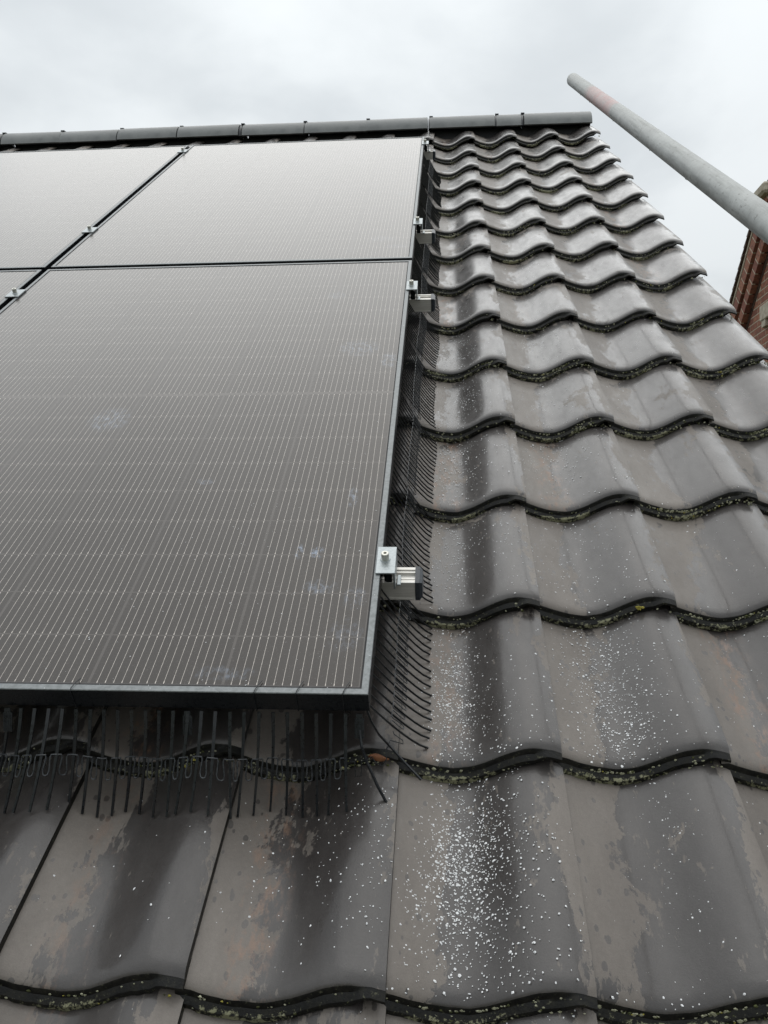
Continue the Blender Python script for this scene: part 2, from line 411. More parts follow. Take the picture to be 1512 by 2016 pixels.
house = thing('house', 'brick house with dark wavy pantile roof carrying the black solar panels', 'house', (0, 0, GZ), onroof=False)
rb = MB()
U_L, U_R = U0 + (C_LEFT - 1) * TW - .02, U0 + 3 * TW - .03
VB = V0 - 15.0 * TG - .34
rb.box((U_L, VB, -.33), (U_R, 4.45, -.205))
# far slope behind the ridge, as a slab in the same roof axes
roof = rb.build('tiled_roof', M_UNDER, house, loc=Vector((0, 0, -GZ)), rot=(PITCH, 0, 0))
tiles = [tile_mesh(i) for i in range(5)]
tr = random.Random(3)
TJ = {}
for k in range(K0, K1 + 1):
    for c in range(C_LEFT, C_RIGHT):
        if k == K1 and c < -6: continue
        u, v = U0 + c * TW, V0 - k * TG
        TJ[(k, c)] = (tr.uniform(-.0018, .0018), tr.uniform(-.0045, .0045), tr.uniform(-.0008, .0016))
        if k == 0: TJ[(k, c)] = (TJ[(k, c)][0], TJ[(k, c)][1], TJ[(k, c)][2] + .007)
        du, dv, dw = TJ[(k, c)]
        # each tile starts at its left edge, hidden under its neighbour's roll
        o = link('roof_tile', tiles[tr.randrange(5)], roof, loc=(u + du, v + dv, corner_w(u, v) - LIPZ + dw),
                 rot=(math.atan(TILT) + tr.uniform(-.002, .002), tr.uniform(-.005, .005), tr.uniform(-.006, .006)))
# ridge: half round caps laid level along the top
RR = .109
def world_to_roof(Y, Z): return (Y * CP + Z * SP, -Y * SP + Z * CP)
FY, FZ = 4.365 * CP + .1215 * SP, 4.365 * SP - .1215 * CP       # front lower edge of the caps
def ridge_mesh(ln, r=RR, th=.014, name='ridge_tile', a0=1, a1=186, n=22):
    b = MB(); V = []; cy, cz = FY + RR, FZ
    for x in (0, .004, ln - .004, ln):
        k = .003 if x in (0, ln) else 0
        for i in range(n + 1):
            a = math.radians(a0 + (a1 - a0) * i / n); V.append((x, cy - (r - k) * math.cos(a), cz + (r - k) * math.sin(a)))
        for i in range(n, -1, -1):
            a = math.radians(a0 + (a1 - a0) * i / n); V.append((x, cy - (r - th) * math.cos(a), cz + (r - th) * math.sin(a)))
    m = 2 * (n + 1); F = []
    for j in range(3):
        for i in range(m): F.append((j * m + i, j * m + (i + 1) % m, (j + 1) * m + (i + 1) % m, (j + 1) * m + i))
    for j in (0, 3):
        for i in range(n): F.append((j * m + i, j * m + i + 1, j * m + m - 2 - i, j * m + m - 1 - i))
    b.add(V, F, 0, True); return b.mesh(name, M_RIDGE if name == 'ridge_tile' else M_PLAST, 40)
joints = [-2.926, -2.562, -2.1978, -1.8314, -1.4680, -1.0980, -.7260, -.3558, .0104, .3886, .5359, .9230]
ridge = link('ridge', None, house, loc=Vector((0, 0, -GZ)))
full = ridge_mesh(.3665 - .007); union = ridge_mesh(.016, RR - .0035, .03, 'ridge_union')
for a, b_ in zip(joints[:-1], joints[1:]):
    ln = b_ - a
    me = full if abs(ln - .3665) < .003 else ridge_mesh(ln - .007)
    link('ridge_tile', me, ridge, loc=(a + .0035, tr.uniform(-.0015, .0015), tr.uniform(-.002, .002)), rot=(0, tr.uniform(-.004, .004), 0))
for a in joints[1:-1]:
    link('ridge_union', union, ridge, loc=(a - .008, 0, -.001))
clip = MB()
clip.box((-.003, -.006, -.005), (.017, .020, .0005)); clip.box((-.003, -.009, -.016), (.003, -.006, .000))
cm = clip.mesh('ridge_clip', M_PLAST)
ang = math.radians(62)
for a in joints[1:-1]:
    link('ridge_clip', cm, ridge, loc=(a, FY + RR - RR * math.cos(ang), FZ + RR * math.sin(ang) + .004), rot=(.2, 0, 0))
e = MB(); cy, cz = FY + RR, FZ
V = [(0, cy - (RR - .012) * math.cos(math.radians(1 + 185 * i / 20)), cz + (RR - .012) * math.sin(math.radians(1 + 185 * i / 20))) for i in range(21)]
V += [(.008, y, z) for _, y, z in V]
e.add(V, [tuple(range(21)), tuple(range(41, 20, -1))]); e.build('ridge_end_cap', M_RIDGE, ridge, loc=(.912, 0, 0))
# dark roll of vented ridge membrane in the shade below the caps
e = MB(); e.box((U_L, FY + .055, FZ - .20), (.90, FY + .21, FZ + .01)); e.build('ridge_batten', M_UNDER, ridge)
# far slope and walls of the house
RY, RZ = FY + RR, FZ
bs = MB(); ED = 3.9
bs.add([(U_L, RY, RZ), (U_R, RY, RZ), (U_R, RY + ED * CP, RZ - ED * SP), (U_L, RY + ED * CP, RZ - ED * SP),
        (U_L, RY, RZ - .12), (U_R, RY, RZ - .12), (U_R, RY + ED * CP, RZ - .12 - ED * SP), (U_L, RY + ED * CP, RZ - .12 - ED * SP)],
       [(0, 1, 2, 3), (7, 6, 5, 4), (0, 4, 5, 1), (1, 5, 6, 2), (2, 6, 7, 3), (3, 7, 4, 0)])
bs.build('far_slope', M_PLAIN, house, loc=Vector((0, 0, -GZ)))
ey, ez = (VB + .25) * CP + .33 * SP, (VB + .25) * SP - .33 * CP
wb = MB(); gx0, gx1 = U_L + .1, U_R - .05
outline = [(ey, 0), (ey, ez - .02 - GZ), (RY, RZ - .30 - GZ), (RY + (ED - .3) * CP, RZ - (ED - .3) * SP - .30 - GZ), (RY + (ED - .3) * CP, 0)]
V = [(gx0, y, z) for y, z in outline] + [(gx1, y, z) for y, z in outline]
wb.add(V, [(0, 1, 2, 3, 4), (9, 8, 7, 6, 5)] + [(i, (i + 1) % 5, 5 + (i + 1) % 5, 5 + i) for i in range(5)])
wb.build('wall', M_BRICKW, house)

# ------------------------------------------------------------------ solar panels
H1, H2, GAP, MW = 1.715, 1.768, .0225, 1.134
UGAP = .020
def panel(u, v, H, label, marks=()):
    t = thing('solar_panel', label, 'solar panel', (u, v, 0), 'black solar panels on the roof')
    fw, d = .0095, .032
    f = MB()
    f.box((-MW, 0, -d), (0, .0018, -.0012)); f.box((-MW, H - .0018, -d), (0, H, -.0012))
    f.box((-MW, .0018, -d), (-MW + .0018, H - .0018, -.0012)); f.box((-.0018, .0018, -d), (0, H - .0018, -.0012))
    f.box((-MW + .002, .002, -d), (-.002, .028, -d + .0018)); f.box((-MW + .002, H - .028, -d), (-.002, H - .002, -d + .0018))
    f.box((-MW + .002, .0285, -d), (-MW + .028, H - .0285, -d + .0018)); f.box((-.028, .0285, -d), (-.002, H - .0285, -d + .0018))
    f.build('frame', M_FRAME, t)
    l = MB()
    # mitred lip round the glass, its edges chamfered
    o = [(-MW, 0), (0, 0), (0, H), (-MW, H)]; i_ = [(-MW + fw, fw), (-fw, fw), (-fw, H - fw), (-MW + fw, H - fw)]
    oc = [(x + (.0008 if x < -.5 else -.0008), y + (.0008 if y < .5 else -.0008)) for x, y in o]
    P = [(x, y, -.0012) for x, y in o] + [(x, y, 0) for x, y in oc] + [(x, y, 0) for x, y in i_] + [(x, y, -.0022) for x, y in i_]
    F = []
    for r_ in range(3):
        for k in range(4): F.append((r_ * 4 + k, r_ * 4 + (k + 1) % 4, (r_ + 1) * 4 + (k + 1) % 4, (r_ + 1) * 4 + k))
    F += [tuple(12 + k for k in range(4))[::-1]]
    F = F[:-1]
    l.add(P, F); me = l.mesh('frame_lip', M_LIP); link('frame_lip', me, t)
    sl = MB(); a, b_, c_ = fw + .0001, fw + .0026, -.00125  # matte black strip standing in for the recess shadow inside the lip
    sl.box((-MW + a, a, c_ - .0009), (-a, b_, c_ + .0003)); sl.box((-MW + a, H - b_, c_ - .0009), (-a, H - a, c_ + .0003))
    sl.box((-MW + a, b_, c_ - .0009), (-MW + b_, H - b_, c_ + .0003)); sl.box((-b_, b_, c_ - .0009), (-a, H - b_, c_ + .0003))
    sl.build('lip_shade_strip', M_UNDER, t)
    g = MB(); g.box((-MW + fw - .004, fw - .004, -.0060), (-fw + .004, H - fw + .004, -.0014))
    g.build('glass', glass_mat(H, marks, 'panel_glass'), t)
    return t
panel(0, 0, H1, 'large front solar panel at the lower right with its bottom frame edge showing', [
    (-0.605, 0.748, .05, .055, .5), (-.105, .300, .013, .018, 1.), (-.135, .302, .008, .022, .8), (-.035, .19, .02, .03, .35), (-.04, .11, .03, .04, .22),
    (-.062, .455, .011, .035, .6), (-.105, 1.09, .055, .05, .42), (-.030, 1.02, .022, .045, .48), (-.20, .035, .05, .016, .3), (-.09, .215, .03, .02, .45), (-.34, .51, .02, .012, .4), (-.20, 1.44, .03, .03, .3)])
panel(0, H1 + GAP, H2, 'upper right solar panel just below the ridge tiles beside the bare tiled strip', [(-.10, .20, .05, .03, .3), (-.05, .12, .04, .02, .25), (-.06, .75, .03, .03, .25)])
panel(-MW - UGAP, 0, H1, 'lower left solar panel of which only the top corner shows')
panel(-MW - UGAP, H1 + GAP, H2, 'upper left solar panel below the ridge at the left border of the photo')

# ------------------------------------------------------------------ mounting rails with end caps and clamps
RAILV = [(.284, .0520, 'lowest mounting rail, its silver end with black cap beside the front panel'),
         (1.502, .0600, 'second mounting rail from below, silver end beside the top of the front panel'),
         (2.114, .0537, 'third mounting rail from below, silver end beside the upper right panel'),
         (3.365, .0420, 'topmost mounting rail, small silver end close under the ridge')]
def bolt(parent, x, y, z, r=.0062, h=.0135):
    b = MB(); b.cyl((x, y, z), r, h, 20, 0, r * .42, .005); b.build('bolt', M_STEEL, parent)
    w = MB(); w.cyl((x, y, z - .0001 + .0001), r * 1.35, .0014, 20); w.build('washer', M_PLATE, parent)
for ri, (v, ue, lab) in enumerate(RAILV):
    t = thing('mounting_rail', lab, 'rail', (0, v, -.0345), 'aluminium rails under the panels')
    b = MB(); h = .0320; w = .0195; x0 = -2.9
    # extruded section with a slot and small ribs along its top
    sec = [(-w, -h), (-w, -.0005), (-w + .0005, 0), (-w + .0065, 0), (-w + .0065, -.0022), (-w + .010, -.0022), (-w + .010, -.0012), (-.0068, -.0012), (-.0068, -.006),
           (.0068, -.006), (.0068, -.0012), (w - .010, -.0012), (w - .010, -.0022), (w - .0065, -.0022), (w - .0065, 0), (w - .0005, 0), (w, -.0005), (w, -h)]
    n = len(sec); V = [(x0, y, z) for y, z in sec] + [(ue, y, z) for y, z in sec]
    b.add(V, [(i, (i + 1) % n, n + (i + 1) % n, n + i) for i in range(n)] + [tuple(range(n)), tuple(range(2 * n - 1, n - 1, -1))])
    b.box((x0, -w - .001, -h - .0035), (ue, w + .001, -h - .0001))
    b.build('rail_profile', M_ALU, t)
    c = MB(); W_ = .0205; e0 = ue + .0002
    V = []
    for x, k, dz in ((e0, 0, 0), (e0 + .007, .0, .0), (e0 + .0115, .004, .004), (e0 + .0125, .009, .008)):
        V += [(x, -W_ + k, -h - .004 + dz), (x, -W_ + k, .0008 - dz), (x, W_ - k, .0008 - dz), (x, W_ - k, -h - .004 + dz)]
    F = [(j * 4 + i, j * 4 + (i + 1) % 4, (j + 1) * 4 + (i + 1) % 4, (j + 1) * 4 + i) for j in range(3) for i in range(4)] + [(3, 2, 1, 0), (12, 13, 14, 15)]
    c.add(V, F); c.build('end_cap', M_CAP, t)
    # end clamp: angled plate over the frame lip, a leg down to the rail, its bolt
    top = .0345; vo = -.0085; p = MB(); th = .0028
    p.box((-.0075, vo - .033, top + .0008), (.0228, vo + .033, top + .0008 + th), .0005)
    p.box((.0198, vo - .033, .0055), (.0226, vo + .033, top + .0006))
    p.box((.0030, vo - .033, .0050), (.0195, vo - .0300, .0125)) if False else None
    cl = p.build('end_clamp', M_PLATE, t)
    q_ = MB(); q_.box((.0065, vo - .010, -.005), (.0160, vo + .020, .024)); q_.cyl((.0078, vo - .004, .0), .0045, top + .001, 10); q_.build('clamp_block', M_PLAST, cl)
    q2 = MB(); q2.box((.0238, vo - .0195, .0002), (.0300, vo + .0045, .0038), .0008); q2.build('clamp_foot', M_PLATE, cl)
    bolt(cl, .0062, vo, top + .0008 + th)
    # mid clamp in the gap between the panel columns
    um = -MW - UGAP / 2
    p = MB(); p.box((um - .020, -.028, top + .0008), (um + .020, .028, top + .0040), .0005); mc_ = p.build('mid_clamp', M_PLATE, t)
    q_ = MB(); q_.cyl((um, 0, -.002), .0045, top, 10); q_.build('clamp_bolt_shank', M_STEEL, mc_)
    bolt(mc_, um, 0, top + .0040)

# ------------------------------------------------------------------ bird guards: combs of plastic prongs
def prong_mesh(pts, hw=.00115, hh=.0012, taper=1.):
    b = MB(); b.tube(pts, 0, 4, flat=(hw, hh), smooth=False, taper=taper); return b.mesh('prong', M_PLAST)
def lerp(a, b, t): return a + (b - a) * t
fg = thing('bird_guard', 'black plastic bird guard comb hanging below the front edge of the panel', 'bird guard', (0, 0, -.033), 'bird guards round the panels')
CAMV = Vector(CAM_C)
def pix(x, y, w):                                 # place on a plane parallel to the roof, used once to lay out the prongs measured off the photo
    d = Vector(((x - 756) / FPX, (y - 1008) / FPX, 1))
    R = Matrix(CAM_R).transposed(); d = R @ d
    return CAMV + d * ((w - CAMV.z) / d.z)
starts = [12, 39, 66, 94, 121, 148, 176, 203, 230, 257, 285, 312, 340, 369, 396, 423.5, 452, 480, 509, 537, 565, 594, 622, 651, 680]
tips = [-24, 8.5, 26, 58, 92, 134, 162, 191, 220, 247, 274, 301, 328, 345, 375, 409, 454, 468, 499, 532, 563, 595.5, 624, 646, 682]
ply = random.Random(5)
front_paths = []
allst = [12 - 27.2 * i for i in range(4, 0, -1)] + starts
alltp = [-30 - 30 * i for i in range(4, 0, -1)] + tips
for i, (a, b_) in enumerate(zip(allst, alltp)):
    P0 = pix(a, 1397 + 7 * max(0, a) / 725, -.033); P0.y = -.0035
    yt = 1597 + 6 * math.sin(i * 1.3) + (8 if i > 10 else 0) + ply.uniform(-3, 3)
    w = -.14
    for _ in range(6):
        T = pix(b_, yt, w); w = surf(T.x, T.y) + .0022
    P0.z = -.034
    # a little bow: leaves the frame straight and is pushed sideways by the tile
    pts = []
    for j in range(8):
        t = j / 7; x = lerp(P0.x, T.x, t ** 1.6); y = lerp(P0.y, T.y, t ** .95); z = lerp(P0.z, T.z, t)
        pts.append((x, y, z - .0 + .033))
    front_paths.append(pts); link('prong', prong_mesh(pts, .0023, .0014, .62), fg)
def along(pts, t):
    t = max(0, min(.9999, t)) * (len(pts) - 1); i = int(t); return Vector(pts[i]).lerp(Vector(pts[i + 1]), t - i)
def serp(paths, t0, t1, lift=.0022, loop=True, r=.00075):
    """link wire that crosses every prong at t0 and dips in a loop to t1 between them"""
    out = []
    for a, b_ in zip(paths[:-1], paths[1:]):
        A0, B0, A1, B1 = along(a, t0), along(b_, t0), along(a, t1), along(b_, t1)
        for s, t in ((0, 0), (.30, 0), (.36, .12), (.30, .75), (.36, .95), (.46, 1), (.56, 1), (.66, .95), (.70, .75), (.62, .12), (.68, 0)):
            p = A0.lerp(B0, s).lerp(A1.lerp(B1, s), t); p.z += lift; out.append(p)
    out.append(along(paths[-1], t0) + Vector((0, 0, lift))); return out
mb = MB(); mb.tube(serp(front_paths, .455, .66), .00105, 5); mb.build('link_wire', M_WIRE, fg)
for i, a in enumerate((12, 369, 708)):            # ribbed tag plates
    P0 = pix(a, 1398, -.033); x = P0.x; pl = MB()
    ca, sa = math.cos(math.radians(55)), math.sin(math.radians(55))
    pl.box((-.0063, -.0265, -.0012), (.0063, 0, .0012), .0004); pl.box((-.0042, -.0015, -.0010), (.0042, .006, .0010))
    for rI in range(4): pl.box((-.0050 + rI * .0027, -.0245, .0012), (-.0034 + rI * .0027, -.0095, .0018))
    for rI in range(5): pl.box((-.0050 + rI * .0021, -.0075, .0012), (-.0038 + rI * .0021, -.0025, .0018))
    o = pl.build('tag_plate', M_PLAST, fg, loc=(x, -.0075, -.0055), rot=(math.radians(56), 0, 0))
# mounting strip behind the frame and the wire hooks over its lip
mb = MB(); mb.box((-2.28, .004, -.0022), (-.004, .010, -.0002)); mb.build('mounting_strip', M_PLAST, fg)
for x in (137, 500, 583, 675):
    P = pix(x, 1360, 0); px = P.x; hk = MB()
    hk.tube([(px + .008, .020, .0345), (px + .004, .0115, .0350), (px + .001, .002, .0348), (px, -.0012, .033), (px, -.0014, .012), (px, -.001, -.001), (px, .006, -.003)], .00062, 5)
    hk.build('wire_hook', M_PLAST, fg)
# loose prongs bent round the corner
for pa in ([(708, 1437, -.05), (712, 1470, -.066), (722, 1500, -.088), (742, 1545, -.115), (764, 1586, -.142)],):
    pts = [tuple(pix(x, y, w) + Vector((0, 0, .033))) for x, y, w in pa]; link('prong', prong_mesh(pts, .0014, .0014), fg); corner_path = pts

sg = thing('bird_guard', 'long black plastic bird guard comb down the right side of the panels', 'bird guard', (0, 0, -.033), 'bird guards round the panels')
side_paths = []
v = .017; i = 0
pitch = .0183
while v < H1 + H2 + GAP - .02:
    wob = .003 * math.sin(v * 9.1) + .002 * math.sin(v * 23.)
    ut = .0752 + wob + ply.uniform(-.0015, .0015) + (.004 if v > 1.2 else 0)
    dv = .006 + .008 * math.sin(v * 4.3 + 1) + ply.uniform(-.002, .002)
    st = (-.006, v, -.034)
    zt = surf(ut, v + dv) + .0022
    # never poke through the roll of the tile below the panel edge
    pts = []
    for j in range(8):
        t = j / 7; x = lerp(st[0], ut, t); y = lerp(st[1], st[1] + dv, t)
        z = lerp(st[2], zt, 1 - (1 - t) ** 1.28); z = max(z, surf(x, y) + .002)
        pts.append((x, y, z + .033))
    side_paths.append(pts)
    link('prong', prong_mesh(pts, .0013, .0013, .85), sg)
    v += pitch * (1 + ply.uniform(-.05, .05)); i += 1
mb = MB(); mb.tube(serp(side_paths, .38, .58, .0022), .00082, 5); mb.build('link_wire', M_WIRE, sg)
mb = MB(); mb.box((-.0125, .004, -.0022), (-.0060, H1 + H2 + GAP - .004, -.0002)); mb.build('mounting_strip', M_PLAST, sg)
# last prong at the corner, splayed towards the eaves, with its slack link
pts = [tuple(pix(x, y, w) + Vector((0, 0, .033))) for x, y, w in [(722, 1396, -.036), (731, 1420, -.055), (746, 1446, -.078), (765, 1466, -.098), (800, 1505, -.122), (829, 1535, -.140)]]
link('prong', prong_mesh(pts, .0013, .0013), sg)
pts = [tuple(pix(x, y, w) + Vector((0, 0, .0335))) for x, y, w in [(774, 1440, -.098), (776, 1446, -.10), (793, 1458, -.105), (794, 1465, -.106), (768, 1458, -.10), (764, 1470, -.10), (760, 1477, -.10), (761, 1495, -.108), (753, 1508, -.112), (740, 1502, -.112), (731, 1490, -.105), (722, 1497, -.09), (712, 1499, -.088), (711, 1528, -.105), (700, 1529, -.105), (698, 1500, -.088), (690, 1499, -.087)]]
mb = MB(); mb.tube(pts, .00078, 5); mb.build('link_wire', M_PLAST, sg, label='slack end of the link wire at the corner')

# ------------------------------------------------------------------ scaffold tube
A, B = Vector((.6053, 2.9455, .2958)), Vector((0.6343, 0.7208, 0.3848))
B = A + (B - A) * 1.42
ln = (B - A).length
tb = MB(); n = 40; R0, R1 = .02415, .0205; V = []; F = []
zs = [(R1, ln), (R1, 0.0), (R0 - .001, 0), (R0, .001)] + [(R0, ln * i / 12) for i in range(1, 12)] + [(R0, ln)]
for r_, z in zs: V += [(r_ * math.cos(2 * math.pi * k / n), r_ * math.sin(2 * math.pi * k / n), z) for k in range(n)]
for j in range(len(zs)):
    j2 = (j + 1) % len(zs)
    for k in range(n): F.append((j * n + k, j * n + (k + 1) % n, j2 * n + (k + 1) % n, j2 * n + k))
tb.add(V, F, 0, True)
tube = tb.build('scaffold_tube', M_TUBE); tag(tube, 'galvanised scaffold tube with faded red paint band crossing above the roof edge', 'scaffold tube')
Aw, Bw = wp(*A), wp(*B); tube.location = Aw; tube.rotation_euler = (Bw - Aw).to_track_quat('Z', 'Y').to_euler()
dr = MB(); dd = (Bw - Aw).normalized(); rd = random.Random(11)
side = dd.cross(Vector((0, 0, 1))).normalized(); dn = side.cross(dd).normalized(); dn = dn if dn.z < 0 else -dn
def blob(b, c, r, sq=(1, 1, 1), n=6, jit=.0, rg=rd, mi=0, axes=None):
    """small low rounded lump"""
    V = [(0, 0, 1)]
    for j, (zz, rr) in enumerate(((.55, .83), (-.1, 1.), (-.8, .6))):
        for k in range(n):
            a = 2 * math.pi * (k + .5 * j) / n; q = 1 + rg.uniform(-jit, jit); V.append((rr * q * math.cos(a), rr * q * math.sin(a), zz))
    V.append((0, 0, -1)); F = []
    for k in range(n): F.append((0, 1 + k, 1 + (k + 1) % n))
    for j in range(2):
        for k in range(n):
            a, b2 = 1 + j * n + k, 1 + j * n + (k + 1) % n; F.append((a, a + n, b2 + n, b2))
    for k in range(n): F.append((1 + 2 * n + k, 1 + 3 * n, 1 + 2 * n + (k + 1) % n))
    V = [Vector((x * sq[0] * r, y * sq[1] * r, z * sq[2] * r)) for x, y, z in V]
    if axes is not None: V = [axes @ p for p in V]
    b.add([p + c for p in V], F, mi, True)
for i in range(70):
    t = rd.uniform(.05, ln - .05); a = rd.gauss(0, .28)
    c = dd * t + (dn * math.cos(a) + side * math.sin(a)) * (R0 + .0003); blob(dr, c, rd.uniform(.0012, .0027))
mw, q, b = mat('water_drop', (.55, .58, .58), .05); b.inputs['Transmission Weight'].default_value = .6
inv = tube.rotation_euler.to_matrix().transposed()
dr.v = [tuple(inv @ Vector(p)) for p in dr.v]
dr.build('water_drops', mw, tube, kind='stuff')

# ------------------------------------------------------------------ neighbouring house, seen past the verge
NU = 4.2
CW3 = wp(*CAM_C)
KN = (NU - CW3.x) / (3.5 - CW3.x)                 # layout was measured on a plane 3.5 m across; keep its look at the real distance
def ny(y): return CW3.y + (y - CW3.y) * KN
def nz(z): return CW3.z + (z - CW3.z) * KN
nb = thing('neighbouring_house', 'red brick house gable with stone lintel showing at the right border', 'house', (NU + 3 + .10, ny(8), GZ), onroof=False)
base = Vector((NU, ny(8.226), nz(3.746)))         # a point on the rake
off = base - nb.location + Vector((.10, 0, 0))
rk = Vector((0, ny(8.856) - ny(8.226), nz(3.157) - nz(3.746))).normalized()    # down the rake, away from the viewer
nn = Vector((0, -rk.z, rk.y)); nn = nn if nn.z < 0 else -nn                    # into the wall
apexs = -.62                                       # distance along the rake to the apex
def q3(s, d, x=0.): return off + rk * s + nn * d + Vector((x, 0, 0))
def slab(b, s0, s1, d0, d1, x0, x1):
    V = [q3(s, d, x) for x in (x0, x1) for s in (s0, s1) for d in (d0, d1)]
    b.add(V, [(0, 1, 3, 2), (4, 6, 7, 5), (0, 4, 5, 1), (2, 3, 7, 6), (0, 2, 6, 4), (1, 5, 7, 3)])
LOW = 3.6
# backing wall: a solid gable prism
ap = q3(apexs, .06); wl = MB(); half = LOW * abs(rk.y)
gy0, gy1 = ap.y - half, ap.y + half; gz = ap.z - LOW * abs(rk.z); zb = 0
prf = [(gy0, zb), (gy0, gz), (ap.y, ap.z), (gy1, gz), (gy1, zb)]
bx = off.x
V = [(bx, y, z) for y, z in prf] + [(bx + 6, y, z) for y, z in prf]
wl.add(V, [(0, 1, 2, 3, 4), (9, 8, 7, 6, 5)] + [(i, (i + 1) % 5, 5 + (i + 1) % 5, 5 + i) for i in range(5)])
wall = wl.build('wall', M_MORTAR, nb)
br = random.Random(9)
def brick(s0, s1, d0, d1, x, th=.06):
    b = MB(); slab(b, s0, s1, d0, d1, x - th, x + .02)
    link('brick', b.mesh('brick', M_BRICK), wall)
bp_ = .150                                         # pitch of the header bricks along the rake
for i in range(-4, 19):
    s = i * bp_
    brick(s + .009, s + bp_ - .009, .170, .335, -.055)
    brick(s + .053, s + bp_ + .035, .400, .545, -.030)
for d0, d1, x in ((.105, .165, -.02), (.345, .392, -.004), (.555, .61, .0)):  # recessed courses between the corbelled rows, their shade painted in as dark brown
    b = MB(); slab(b, apexs, 2.9, d0, d1, x - .01, x + .015); b.build('recess_shade_course', M_RECESS, wall)
for d0, d1, x in ((.172, .333, -.1135), (.402, .543, -.0885)):
    b = MB(); slab(b, -4 * bp_, 2.9, d0, d1, x, x + .04); b.build('mortar_joint', M_MORTAR, wall)
# wall bricks, level courses below the bands
ch, cl_ = .092, .265
for r_ in range(22):
    z = ap.z - .95 - r_ * ch
    for k in range(-3, 12):
        y = ap.y - 1.3 + k * cl_ + (r_ % 2) * cl_ / 2
        d = (Vector((0, y, z)) - Vector((0, off.y, off.z))).dot(nn); d2 = (Vector((0, y, z + ch)) - Vector((0, off.y, off.z))).dot(nn)
        if d < .62 or d2 < .60 or y > ap.y + 1.6: continue
        b = MB(); b.box((bx - .003, y + .008, z + .008), (bx + .02, y + cl_ - .008, z + ch - .008)); link('brick', b.mesh('brick', M_BRICK), wall)
# verge: stepped plain tiles over a pale mortar bed
b = MB(); slab(b, apexs, 3.4, .055, .100, -.10, .1); b.build('mortar_bed', M_MORTAR, nb)
for i in range(-4, 22):
    b = MB(); s = i * .16
    V = [q3(s, .052, -.13), q3(s + .24, .052 - .03, -.13), q3(s, .052 - .018, -.13), q3(s + .24, .052 - .048, -.13)]
    V += [p + Vector((.35, 0, 0)) for p in V]
    b.add(V, [(0, 1, 3, 2), (4, 6, 7, 5), (0, 4, 5, 1), (2, 3, 7, 6), (0, 2, 6, 4), (1, 5, 7, 3)]); b.build('verge_tile', M_PLAIN, nb)
rf = MB()
rz = Vector((0, -rk.y, rk.z))
for dirn in (rk, rz):
    P = [ap + Vector((-.05, 0, .06)), ap + Vector((6.1, 0, .06)), ap + dirn * (LOW + .3) + Vector((6.1, 0, .06)), ap + dirn * (LOW + .3) + Vector((-.05, 0, .06))]
    P += [p + Vector((0, 0, .04)) for p in P]
    rf.add(P, [(3, 2, 1, 0), (4, 5, 6, 7), (0, 1, 5, 4), (1, 2, 6, 5), (2, 3, 7, 6), (3, 0, 4, 7)])
rf.build('roof', M_PLAIN, nb)
# stone lintel, window, coping at the apex
def yz(y, z): return Vector((0, ny(y), nz(z)))
l0, l1 = yz(8.095, 2.672), yz(7.2, 2.84)
b = MB(); b.box((bx - .06, l1.y - nb.location.y, l0.z - nb.location.z), (bx + .05, l0.y - nb.location.y, l1.z + .005 - nb.location.z), .012); b.build('lintel', M_STONE, nb)
b = MB(); b.box((bx - .05, yz(8.06, 0).y - nb.location.y, yz(0, 2.60).z - nb.location.z), (bx + .03, yz(7.95, 0).y - nb.location.y, l0.z - .004 - nb.location.z)); 
b.build('corbel_stone', M_STONE, nb)
wy0, wy1, wz0, wz1 = yz(7.1, 0).y - nb.location.y, yz(7.83, 0).y - nb.location.y, yz(0, 1.5).z - nb.location.z, l0.z - .006 - nb.location.z
win = link('window', None, nb)
b = MB()
for (a0, a1, c0, c1) in ((wy0, wy1, wz1 - .09, wz1), (wy0, wy1, wz0, wz0 + .09), (wy0, wy0 + .09, wz0 + .09, wz1 - .09), (wy1 - .16, wy1, wz0 + .09, wz1 - .09)):
    b.box((bx - .045, a0, c0), (bx + .05, a1, c1), .006)
b.build('window_frame', M_PAINT, win)
b = MB(); b.box((bx - .022, wy0 + .09, wz0 + .09), (bx + .02, wy1 - .16, wz1 - .09)); b.build('pane', M_GLASSW, win)
# coping stone at the apex
c0 = yz(7.951, 3.93) - nb.location; c1 = yz(7.62, 4.05) - nb.location
b = MB(); b.box((bx - .20, c1.y, c0.z), (bx + .30, c0.y, c1.z), .03); b.build('coping_stone', M_STONE, nb)

# ------------------------------------------------------------------ lichen and moss on the tile noses
lr = random.Random(21)
LI, LY, LM = MB(), MB(), MB()
for (k, c), (du, dv, dw) in TJ.items():
    v = V0 - k * TG + dv
    if c < -3 and k < 13: continue
    near = k >= 9
    amount = lr.choice((.12, .3, .6, 1., 1.7))
    cnt = int((520 if near else (110 if k > 4 else 40)) * amount)
    cl = [lr.gauss(.36, .12) for _ in range(3)]
    for i in range(cnt):
        s = (lr.choice(cl) + lr.gauss(0, .06)) if lr.random() < .82 else lr.uniform(0, .98)
        if not 0 < s < .985: continue
        u = U0 + c * TW + s * TW + du; h = prof(s * TW)
        w0 = corner_w(u, v) - LIPZ + h + dw
        z = lr.triangular(-.030, -.008, -.022); fwd = -.0015 if z > -.0175 else (-.0045 - .0045 * min(1, (-.0175 - z) / .0035))
        r = lr.uniform(.0007, .0024) if lr.random() < .93 else lr.uniform(.002, .0034)
        b = LM if lr.random() < .30 else (LY if lr.random() < .035 else LI)
        ax_ = Matrix.Rotation(math.radians(90), 3, 'X')
        blob(b, Vector((u, v + fwd, w0 + z)), r, (1, 1, .5), 5, .4, lr, 0, ax_)
